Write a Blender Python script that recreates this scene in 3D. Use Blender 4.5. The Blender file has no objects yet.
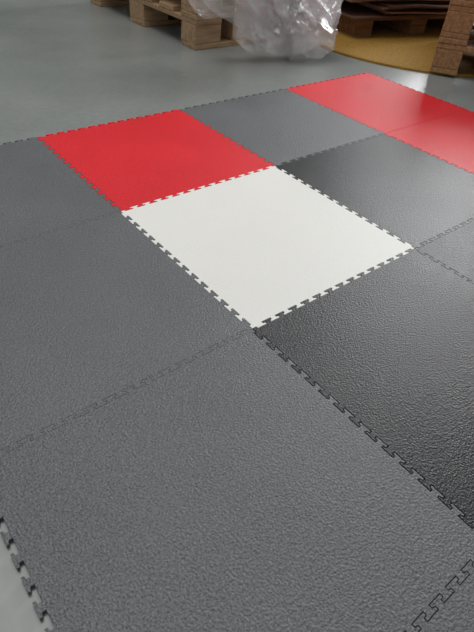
import bpy, bmesh, math, random
from mathutils import Vector, Euler, Matrix, noise
random.seed(4)
sc=bpy.context.scene
sc.view_settings.view_transform='Standard'
# ---------------------------------------------------------------- camera
cd=bpy.data.cameras.new('camera'); cam=bpy.data.objects.new('camera',cd); sc.collection.objects.link(cam); sc.camera=cam
cam.location=(-0.99069,-2.00629,1.30727); cam.rotation_euler=(0.84778,-0.07379,-0.66913)
cd.sensor_fit='HORIZONTAL'; cd.sensor_width=36; cd.lens=511.74264/474*36; cd.clip_end=200

# ---------------------------------------------------------------- helpers
def srgb(r,g,b):
    f=lambda c:(c/255/12.92) if c/255<=.04045 else ((c/255+.055)/1.055)**2.4
    return (f(r),f(g),f(b),1)
def mat_new(n):
    m=bpy.data.materials.new(n); m.use_nodes=True
    return m,m.node_tree.nodes,m.node_tree.links,m.node_tree.nodes['Principled BSDF']
def N(ns,t,**k):
    n=ns.new(t)
    for a,b in k.items():
        if a in n.inputs.keys(): n.inputs[a].default_value=b
        else: setattr(n,a,b)
    return n
def ramp(ns,stops):
    r=ns.new('ShaderNodeValToRGB'); e=r.color_ramp.elements
    while len(e)<len(stops): e.new(.5)
    for i,(p,c) in enumerate(stops): e[i].position=p; e[i].color=c
    return r
def tile_mat(name,col,rough=.5,spec=.5,bump=.5,var=.06,fine=.6,rv=.03):
    m,ns,ls,b=mat_new(name)
    tc=N(ns,'ShaderNodeNewGeometry')
    n1=N(ns,'ShaderNodeTexNoise',Scale=150.,Detail=3.,Roughness=.65); ls.new(tc.outputs['Position'],n1.inputs['Vector'])
    v=N(ns,'ShaderNodeTexVoronoi',Scale=165.); v.feature='SMOOTH_F1'; ls.new(tc.outputs['Position'],v.inputs['Vector'])
    n2=N(ns,'ShaderNodeTexNoise',Scale=1.8,Detail=4.,Roughness=.55); ls.new(tc.outputs['Position'],n2.inputs['Vector'])
    add=N(ns,'ShaderNodeMath'); add.operation='ADD'; ls.new(n1.outputs['Fac'],add.inputs[0]); ls.new(v.outputs['Distance'],add.inputs[1])
    bp=N(ns,'ShaderNodeBump',Strength=bump,Distance=.003); ls.new(add.outputs[0],bp.inputs['Height']); ls.new(bp.outputs[0],b.inputs['Normal'])
    c=Vector(col[:3])
    r=ramp(ns,[(.3,(*(c*(1-var)),1)),(.7,(*(c*(1+var)),1))]); ls.new(n2.outputs['Fac'],r.inputs[0])
    r2=ramp(ns,[(.32,(.5,.5,.5,1)),(.5,(1,1,1,1)),(.68,(1.6,1.6,1.6,1))]); ls.new(n1.outputs['Fac'],r2.inputs[0])
    mx=N(ns,'ShaderNodeMix'); mx.data_type='RGBA'; mx.blend_type='MULTIPLY'; mx.inputs[0].default_value=fine
    ls.new(r.outputs[0],mx.inputs[6]); ls.new(r2.outputs[0],mx.inputs[7]); ls.new(mx.outputs[2],b.inputs['Base Color'])
    rr=N(ns,'ShaderNodeMapRange'); rr.inputs['From Min'].default_value=.35; rr.inputs['From Max'].default_value=.65
    rr.inputs['To Min'].default_value=rough-rv; rr.inputs['To Max'].default_value=rough+rv
    ls.new(n2.outputs['Fac'],rr.inputs['Value']); ls.new(rr.outputs[0],b.inputs['Roughness'])
    b.inputs['Specular IOR Level'].default_value=spec
    return m
M_grey=tile_mat('pvc_grey',srgb(89,91,93),.43,.52,.8,.09,.75)
M_grey2=tile_mat('pvc_grey_worn',srgb(88,90,92),.43,.52,.9,.1,.8)
M_black=tile_mat('pvc_black',srgb(20,21,23),.37,.42,.5,.2,.6)
M_char=tile_mat('pvc_charcoal',srgb(25,26,28),.38,.46,.65,.2,.7)
M_white=tile_mat('pvc_white',srgb(218,217,212),.55,.4,.15,.015,.08)
M_red=tile_mat('pvc_red',srgb(206,28,38),.45,.34,.6,.06,.55)

def wood_mat(name,c1,c2):
    m,ns,ls,b=mat_new(name)
    tc=N(ns,'ShaderNodeTexCoord'); mp=N(ns,'ShaderNodeMapping'); mp.inputs['Scale'].default_value=(1.2,14,14)
    ls.new(tc.outputs['Object'],mp.inputs[0])
    n=N(ns,'ShaderNodeTexNoise',Scale=2.5,Detail=8.,Roughness=.65); ls.new(mp.outputs[0],n.inputs['Vector'])
    r=ramp(ns,[(.3,c1),(.7,c2)]); ls.new(n.outputs['Fac'],r.inputs[0])
    ls.new(r.outputs[0],b.inputs['Base Color']); b.inputs['Roughness'].default_value=.75
    bp=N(ns,'ShaderNodeBump',Strength=.4,Distance=.01); ls.new(n.outputs['Fac'],bp.inputs['Height']); ls.new(bp.outputs[0],b.inputs['Normal'])
    return m
M_wood=wood_mat('pallet_wood',srgb(128,98,70),srgb(180,150,114))
M_wood_o=wood_mat('pallet_wood_orange',srgb(110,76,46),srgb(164,122,80))
M_wood_d=wood_mat('pallet_wood_dark',srgb(92,62,38),srgb(150,108,68))
M_brown=[wood_mat('cardboard_%d'%i,a,b) for i,(a,b) in enumerate([(srgb(104,72,56),srgb(130,94,74)),(srgb(134,98,74),srgb(162,124,96)),(srgb(80,54,44),srgb(104,74,60))])]

def mesh_obj(name,bm,mat,parent=None):
    me=bpy.data.meshes.new(name); bm.to_mesh(me); bm.free(); o=bpy.data.objects.new(name,me)
    sc.collection.objects.link(o)
    if mat: me.materials.append(mat)
    if parent: o.parent=parent
    return o
# ---------------------------------------------------------------- interlocking tiles
NT=14; MG=.025; D=.0098; TH=.014; Q=.15
def raw_outline():
    p=(1-2*MG)/NT; b=.65*p; a=p-b
    e=[(0,0)]
    for k in range(NT):
        c=MG+(k+.25)*p
        if k: e+=[(c-a/2,-D),(c-a/2,-Q*D),(c-b/2,Q*D)]
        else: e+=[(c-b/2,0)]
        e+=[(c-b/2,D),(c+b/2,D),(c+b/2,Q*D),(c+a/2,-Q*D),(c+a/2,-D)]
    c=MG+(NT-.25)*p; e+=[(c+b/2,-D),(c+b/2,0)]
    pts=[]
    for si,(o,s,n) in enumerate([((0,0),(1,0),(0,-1)),((1,0),(0,1),(1,0)),((1,1),(-1,0),(0,1)),((0,1),(0,-1),(-1,0))]):
        for (x,y) in e: pts.append((Vector((o[0]+s[0]*x+n[0]*y,o[1]+s[1]*x+n[1]*y)),si))
    return pts
RAW=raw_outline()
def tile(u,v,mat,gaps):
    """gaps: clearance of the front, right, back, left edge"""
    bm=bmesh.new(); ins=.0007; L=len(RAW); top=[];mid=[];bot=[]
    for i,(q,si) in enumerate(RAW):
        pq,ps=RAW[i-1]; nq,_=RAW[(i+1)%L]
        d0=(q-pq).normalized(); d1=(nq-q).normalized()
        n0=Vector((-d0.y,d0.x)); n1=Vector((-d1.y,d1.x)); k=1+n0.dot(n1)
        a=q+(n0*gaps[ps]+n1*gaps[si])/k; c=a+(n0+n1)/k*ins
        top.append(bm.verts.new((c.x,c.y,TH))); mid.append(bm.verts.new((a.x,a.y,TH-ins))); bot.append(bm.verts.new((a.x,a.y,0)))
    bm.faces.new(top); bm.faces.new(bot[::-1])
    for i in range(L):
        j=(i+1)%L
        bm.faces.new((mid[i],mid[j],top[j],top[i])); bm.faces.new((bot[i],bot[j],mid[j],mid[i]))
    o=mesh_obj('interlocking_floor_tile',bm,mat); o.location=(u,-v-1,0.0)
    return o
layout={(-1,-1):M_grey,(0,-1):M_red,(1,-1):M_grey,(2,-1):M_red,
        (-1,0):M_grey,(0,0):M_white,(1,0):M_black,(2,0):M_red,
        (-1,1):M_grey2,(0,1):M_char,(1,1):M_char,(2,1):M_grey,
        (-1,2):M_grey2,(0,2):M_grey,(1,2):M_grey}
T=.0003
def edge_gap(kind,u,v):
    if kind=='v':
        if v==2: return .0010
        if v in (0,1) and u==-1: return T
        return .0006
    return .0012 if (u==0 and v>=1) else .0008
for (u,v),m in layout.items():
    tile(u,v,m,(edge_gap('v',u,v+1),edge_gap('u',u+1,v),edge_gap('v',u,v),edge_gap('u',u,v)))

# ---------------------------------------------------------------- floor + unseen walls, added to darken floor reflections
m,ns,ls,b=mat_new('epoxy_floor')
g=N(ns,'ShaderNodeNewGeometry')
n1=N(ns,'ShaderNodeTexNoise',Scale=.9,Detail=6.,Roughness=.6); ls.new(g.outputs['Position'],n1.inputs['Vector'])
n2=N(ns,'ShaderNodeTexNoise',Scale=26.,Detail=4.); ls.new(g.outputs['Position'],n2.inputs['Vector'])
r=ramp(ns,[(.3,srgb(114,118,116)),(.7,srgb(136,139,136))]); ls.new(n1.outputs['Fac'],r.inputs[0])
r2=ramp(ns,[(.35,(.93,.93,.93,1)),(.65,(1.04,1.04,1.04,1))]); ls.new(n2.outputs['Fac'],r2.inputs[0])
mx=N(ns,'ShaderNodeMix'); mx.data_type='RGBA'; mx.blend_type='MULTIPLY'; mx.inputs[0].default_value=1
ls.new(r.outputs[0],mx.inputs[6]); ls.new(r2.outputs[0],mx.inputs[7]); ls.new(mx.outputs[2],b.inputs['Base Color'])
b.inputs['Roughness'].default_value=.3
bm=bmesh.new(); 
for x,y in ((-8,-8),(12,-8),(12,12),(-8,12)): bm.verts.new((x,y,0))
bm.faces.new(bm.verts); fl=mesh_obj('floor',bm,m); fl.location.z=-.0005
def box(bm,x0,x1,y0,y1,z0,z1,j=0):
    r=lambda:random.uniform(-j,j)
    vs=[bm.verts.new((x+r(),y+r(),z)) for z in (z0,z1) for x,y in ((x0,y0),(x1,y0),(x1,y1),(x0,y1))]
    for f in ((0,3,2,1),(4,5,6,7),(0,1,5,4),(1,2,6,5),(2,3,7,6),(3,0,4,7)): bm.faces.new([vs[i] for i in f])
mw,ns,ls,b=mat_new('warehouse_wall'); b.inputs['Roughness'].default_value=.8
n=N(ns,'ShaderNodeTexNoise',Scale=1.5,Detail=5.); r=ramp(ns,[(.3,srgb(92,97,96)),(.7,srgb(108,112,110))]); ls.new(n.outputs['Fac'],r.inputs[0]); ls.new(r.outputs[0],b.inputs['Base Color'])
bm=bmesh.new(); box(bm,-8,12.2,12,12.2,0,9); mesh_obj('wall_back',bm,mw)
Y0,Y1,Z0,Z1=.8,6.2,3,7.4
bm=bmesh.new(); box(bm,12,12.2,-8,12,0,Z0); box(bm,12,12.2,-8,12,Z1,9); box(bm,12,12.2,-8,Y0,Z0,Z1); box(bm,12,12.2,Y1,12,Z0,Z1); mesh_obj('wall_right',bm,mw)
mf,_,_,b=mat_new('window_frame'); b.inputs['Base Color'].default_value=srgb(150,155,155)
bm=bmesh.new()
for i in range(5): box(bm,11.98,12.1,Y0+i*(Y1-Y0-.12)/4,Y0+i*(Y1-Y0-.12)/4+.12,Z0,Z1)
for z in (Z0,(Z0+Z1)/2,Z1-.12): box(bm,11.985,12.09,Y0,Y1,z,z+.12)
mesh_obj('window_1',bm,mf)

# ---------------------------------------------------------------- pallets
def pallet(name,loc,rot,mat,L=2.4,Wd=1.6,nb=5,stack=1):
    root=bpy.data.objects.new(name,None); sc.collection.objects.link(root); root.location=loc; root.rotation_euler=(0,0,rot)
    z=0
    for s in range(stack):
        bm=bmesh.new()
        for yy,w in ((0,.24),(Wd/2-.145,.29),(Wd-.24,.24)):
            box(bm,0,L,yy,yy+w,z,z+.044,.003)
            for xx in (0,L/2-.145,L-.29): box(bm,xx,xx+.29,yy+.004,yy+w-.004,z+.044,z+.2,.003)
        for xx in (0,L/2-.145,L-.29): box(bm,xx,xx+.29,-.002,Wd+.002,z+.2,z+.244,.002)
        gap=(Wd-nb*.24)/(nb-1)
        for i in range(nb): box(bm,-.004,L+.004,i*(.24+gap),i*(.24+gap)+.24,z+.244,z+.288,.004)
        bmesh.ops.recalc_face_normals(bm,faces=bm.faces)
        o=mesh_obj('pallet_layer_%d'%(s+1),bm,mat,root)
        bv=o.modifiers.new('b','BEVEL'); bv.width=.006; bv.segments=2
        z+=.289
    return root
pallet('wooden_pallet',(1.97,2.2,0),0,M_wood,L=1.15,Wd=2.1,nb=6,stack=3)
pallet('wooden_pallet',(4.38,-.62,.023),math.radians(31),M_wood_o,L=1.3,stack=3)

# ---------------------------------------------------------------- ochre round rug
m,ns,ls,b=mat_new('ochre_rug'); g=N(ns,'ShaderNodeNewGeometry')
n=N(ns,'ShaderNodeTexNoise',Scale=60.,Detail=4.); ls.new(g.outputs['Position'],n.inputs['Vector'])
r=ramp(ns,[(.3,srgb(124,92,26)),(.7,srgb(162,122,44))]); ls.new(n.outputs['Fac'],r.inputs[0]); ls.new(r.outputs[0],b.inputs['Base Color'])
b.inputs['Roughness'].default_value=.9
bp=N(ns,'ShaderNodeBump',Strength=.6,Distance=.01); ls.new(n.outputs['Fac'],bp.inputs['Height']); ls.new(bp.outputs[0],b.inputs['Normal'])
bm=bmesh.new(); R=1.44; K=128
rings=[(R,0),(R,.014),(R-.008,.02),(R-.04,.022)]
rv=[[bm.verts.new((rr*math.cos(2*math.pi*i/K),rr*math.sin(2*math.pi*i/K),z)) for i in range(K)] for rr,z in rings]
for a in range(3):
    for i in range(K): bm.faces.new((rv[a][i],rv[a][(i+1)%K],rv[a+1][(i+1)%K],rv[a+1][i]))
bm.faces.new(rv[3])
rug=mesh_obj('round_rug',bm,m); rug.location=(4.67,1.71,0)

# ---------------------------------------------------------------- flattened cardboard on a pallet
root=bpy.data.objects.new('stacked_cardboard_sheets',None); sc.collection.objects.link(root); root.location=(3.70,1.86,.022); root.rotation_euler=(0,0,math.radians(-13))
bm=bmesh.new()
for i in range(3): box(bm,.12+i*.75,.34+i*.75,.1,1.3,0,.15,.01)
for i in range(4): box(bm,.05,1.9,.08+i*.33,.3+i*.33,.15,.19,.005)
bmesh.ops.recalc_face_normals(bm,faces=bm.faces); mesh_obj('bearers',bm,M_wood_d,root)
z=.19
for i in range(16):
    bm=bmesh.new(); h=random.choice([.012,.016,.022])
    x0=random.uniform(-.08,.5); x1=random.uniform(1.4,2.0); y0=random.uniform(-.08,.12)
    nx=12; up=[];lo=[]
    sag=random.uniform(0,.02)
    for a in range(nx+1):
        t=a/nx; x=x0+(x1-x0)*t
        for (lst,dz) in ((lo,0),(up,h)):
            lst.append([bm.verts.new((x,yy,z+dz+(abs(noise.noise(Vector((x*2,i*5,0))))*sag if q==0 else 0))) for q,yy in enumerate((y0+noise.noise(Vector((x*1.3,i*3,2)))*.06,y0+.3,1.4))])
    for a in range(nx):
        for q in range(2):
            bm.faces.new((up[a][q],up[a+1][q],up[a+1][q+1],up[a][q+1])); bm.faces.new((lo[a][q+1],lo[a+1][q+1],lo[a+1][q],lo[a][q]))
        bm.faces.new((lo[a][0],lo[a+1][0],up[a+1][0],up[a][0])); bm.faces.new((up[a][2],up[a+1][2],lo[a+1][2],lo[a][2]))
    for q in range(2):
        bm.faces.new((lo[0][q+1],lo[0][q],up[0][q],up[0][q+1])); bm.faces.new((lo[nx][q],lo[nx][q+1],up[nx][q+1],up[nx][q]))
    o=mesh_obj('sheet_%d'%(i+1),bm,random.choice(M_brown),root); o.rotation_euler=(0,0,random.uniform(-.05,.05)); z+=h+.003

# ---------------------------------------------------------------- plastic film
m,ns,ls,b=mat_new('clear_film'); out=ns['Material Output']
gl=N(ns,'ShaderNodeBsdfGlossy',Roughness=.12); gl.inputs[0].default_value=(1,1,1,1)
tr=N(ns,'ShaderNodeBsdfTransparent'); tr.inputs[0].default_value=(.96,.96,.965,1)
df=N(ns,'ShaderNodeBsdfTranslucent'); df.inputs[0].default_value=(.95,.93,.94,1)
dd=N(ns,'ShaderNodeBsdfDiffuse'); dd.inputs[0].default_value=(.95,.93,.94,1)
m0=N(ns,'ShaderNodeMixShader'); m0.inputs[0].default_value=.55; ls.new(df.outputs[0],m0.inputs[1]); ls.new(dd.outputs[0],m0.inputs[2])
m1=N(ns,'ShaderNodeMixShader'); m1.inputs[0].default_value=.27; ls.new(tr.outputs[0],m1.inputs[1]); ls.new(m0.outputs[0],m1.inputs[2])
lw=N(ns,'ShaderNodeLayerWeight',Blend=.42); m2=N(ns,'ShaderNodeMixShader'); ls.new(lw.outputs['Fresnel'],m2.inputs[0])
ls.new(m1.outputs[0],m2.inputs[1]); ls.new(gl.outputs[0],m2.inputs[2]); ls.new(m2.outputs[0],out.inputs[0])
M_film=m
root=bpy.data.objects.new('crumpled_plastic_film',None); sc.collection.objects.link(root); root.location=(2.60,1.80,0)
def sheet(name,a,b_,top,bulge,seed,nx=150,nz=110,amp=.09,low=0.):
    A=Vector((*a,0)); B=Vector((*b_,0)); dirv=(B-A).normalized(); nrm=Vector((dirv.y,-dirv.x,0))
    bm=bmesh.new(); g=[]
    for j in range(nz+1):
        t=j/nz; row=[]
        for i in range(nx+1):
            s=i/nx
            hem=low*(1-s)+.05+.09*noise.noise(Vector((s*4,seed,1)))+.18*(2*s-1)**2*(.5+noise.noise(Vector((seed,s*2,0))))
            h=max(hem,0)+(top-max(hem,0))*t
            base=A.lerp(B,s)+nrm*bulge*(math.sin(math.pi*min(1,t*1.15+.1))*(.6+.5*math.sin(math.pi*s)))
            p=base+Vector((0,0,h))
            c=Vector((s*(B-A).length*2.9+t*1.2,h*2.2,seed*3.7)); c+=noise.noise_vector(c*.8)*.6
            f=0; am=1; fr=1.
            for k in range(4): f+=am*(.5-2*abs(noise.noise(c*fr))); am*=.46; fr*=2.0
            w=noise.noise_vector(c*1.5)
            p+=nrm*amp*f+dirv*.05*w.x+Vector((0,0,.04*w.y))
            if p.z<.01: p.z=.01+abs(w.z)*.01
            row.append(bm.verts.new(p))
        g.append(row)
    for j in range(nz):
        for i in range(nx): bm.faces.new((g[j][i],g[j][i+1],g[j+1][i+1],g[j+1][i]))
    for f in bm.faces: f.smooth=True
    return mesh_obj(name,bm,M_film,root)
sheet('film_layer_1',(-.34,.2),(.44,-.28),.85,.10,1,amp=.11)
sheet('film_layer_2',(-.32,.1),(.40,-.30),.95,.14,2.3,amp=.15)
sheet('film_layer_3',(-.24,-.02),(.36,-.26),.6,.16,3.9,amp=.12)
sheet('film_layer_4',(-.3,.15),(.3,-.15),1.0,.1,5.2,amp=.13)
sheet('film_layer_5',(.0,.10),(.46,-.18),1.0,.06,7.7,amp=.12)
sheet('film_layer_6',(-.84,.24),(.1,-.1),.95,.12,9.1,amp=.12,low=.36)
sheet('film_layer_7',(-.76,.2),(.2,-.2),.95,.16,11.4,amp=.12,low=.3)

# ---------------------------------------------------------------- light
w=bpy.data.worlds.new('world'); sc.world=w; w.use_nodes=True
bg=w.node_tree.nodes['Background']; bg.inputs[0].default_value=(.97,.985,1,1); bg.inputs[1].default_value=.42
def area(name,loc,target,sx,sy,e,col=(1,1,1)):
    l=bpy.data.lights.new(name,'AREA'); l.shape='RECTANGLE'; l.size=sx; l.size_y=sy; l.energy=e; l.color=col
    o=bpy.data.objects.new(name,l); sc.collection.objects.link(o); o.location=loc
    o.rotation_euler=(Vector(target)-Vector(loc)).to_track_quat('-Z','Y').to_euler()
area('window_light',(11.9,(Y0+Y1)/2,(Z0+Z1)/2),(0,(Y0+Y1)/2,(Z0+Z1)/2),Y1-Y0,Z1-Z0,1150,(.98,.99,1))
area('overhead_fill',(.5,2.0,7.5),(.5,1.2,0),4.5,4.5,310,(1,.99,.97))  # added overhead fill lamp, no roof opening exists above it
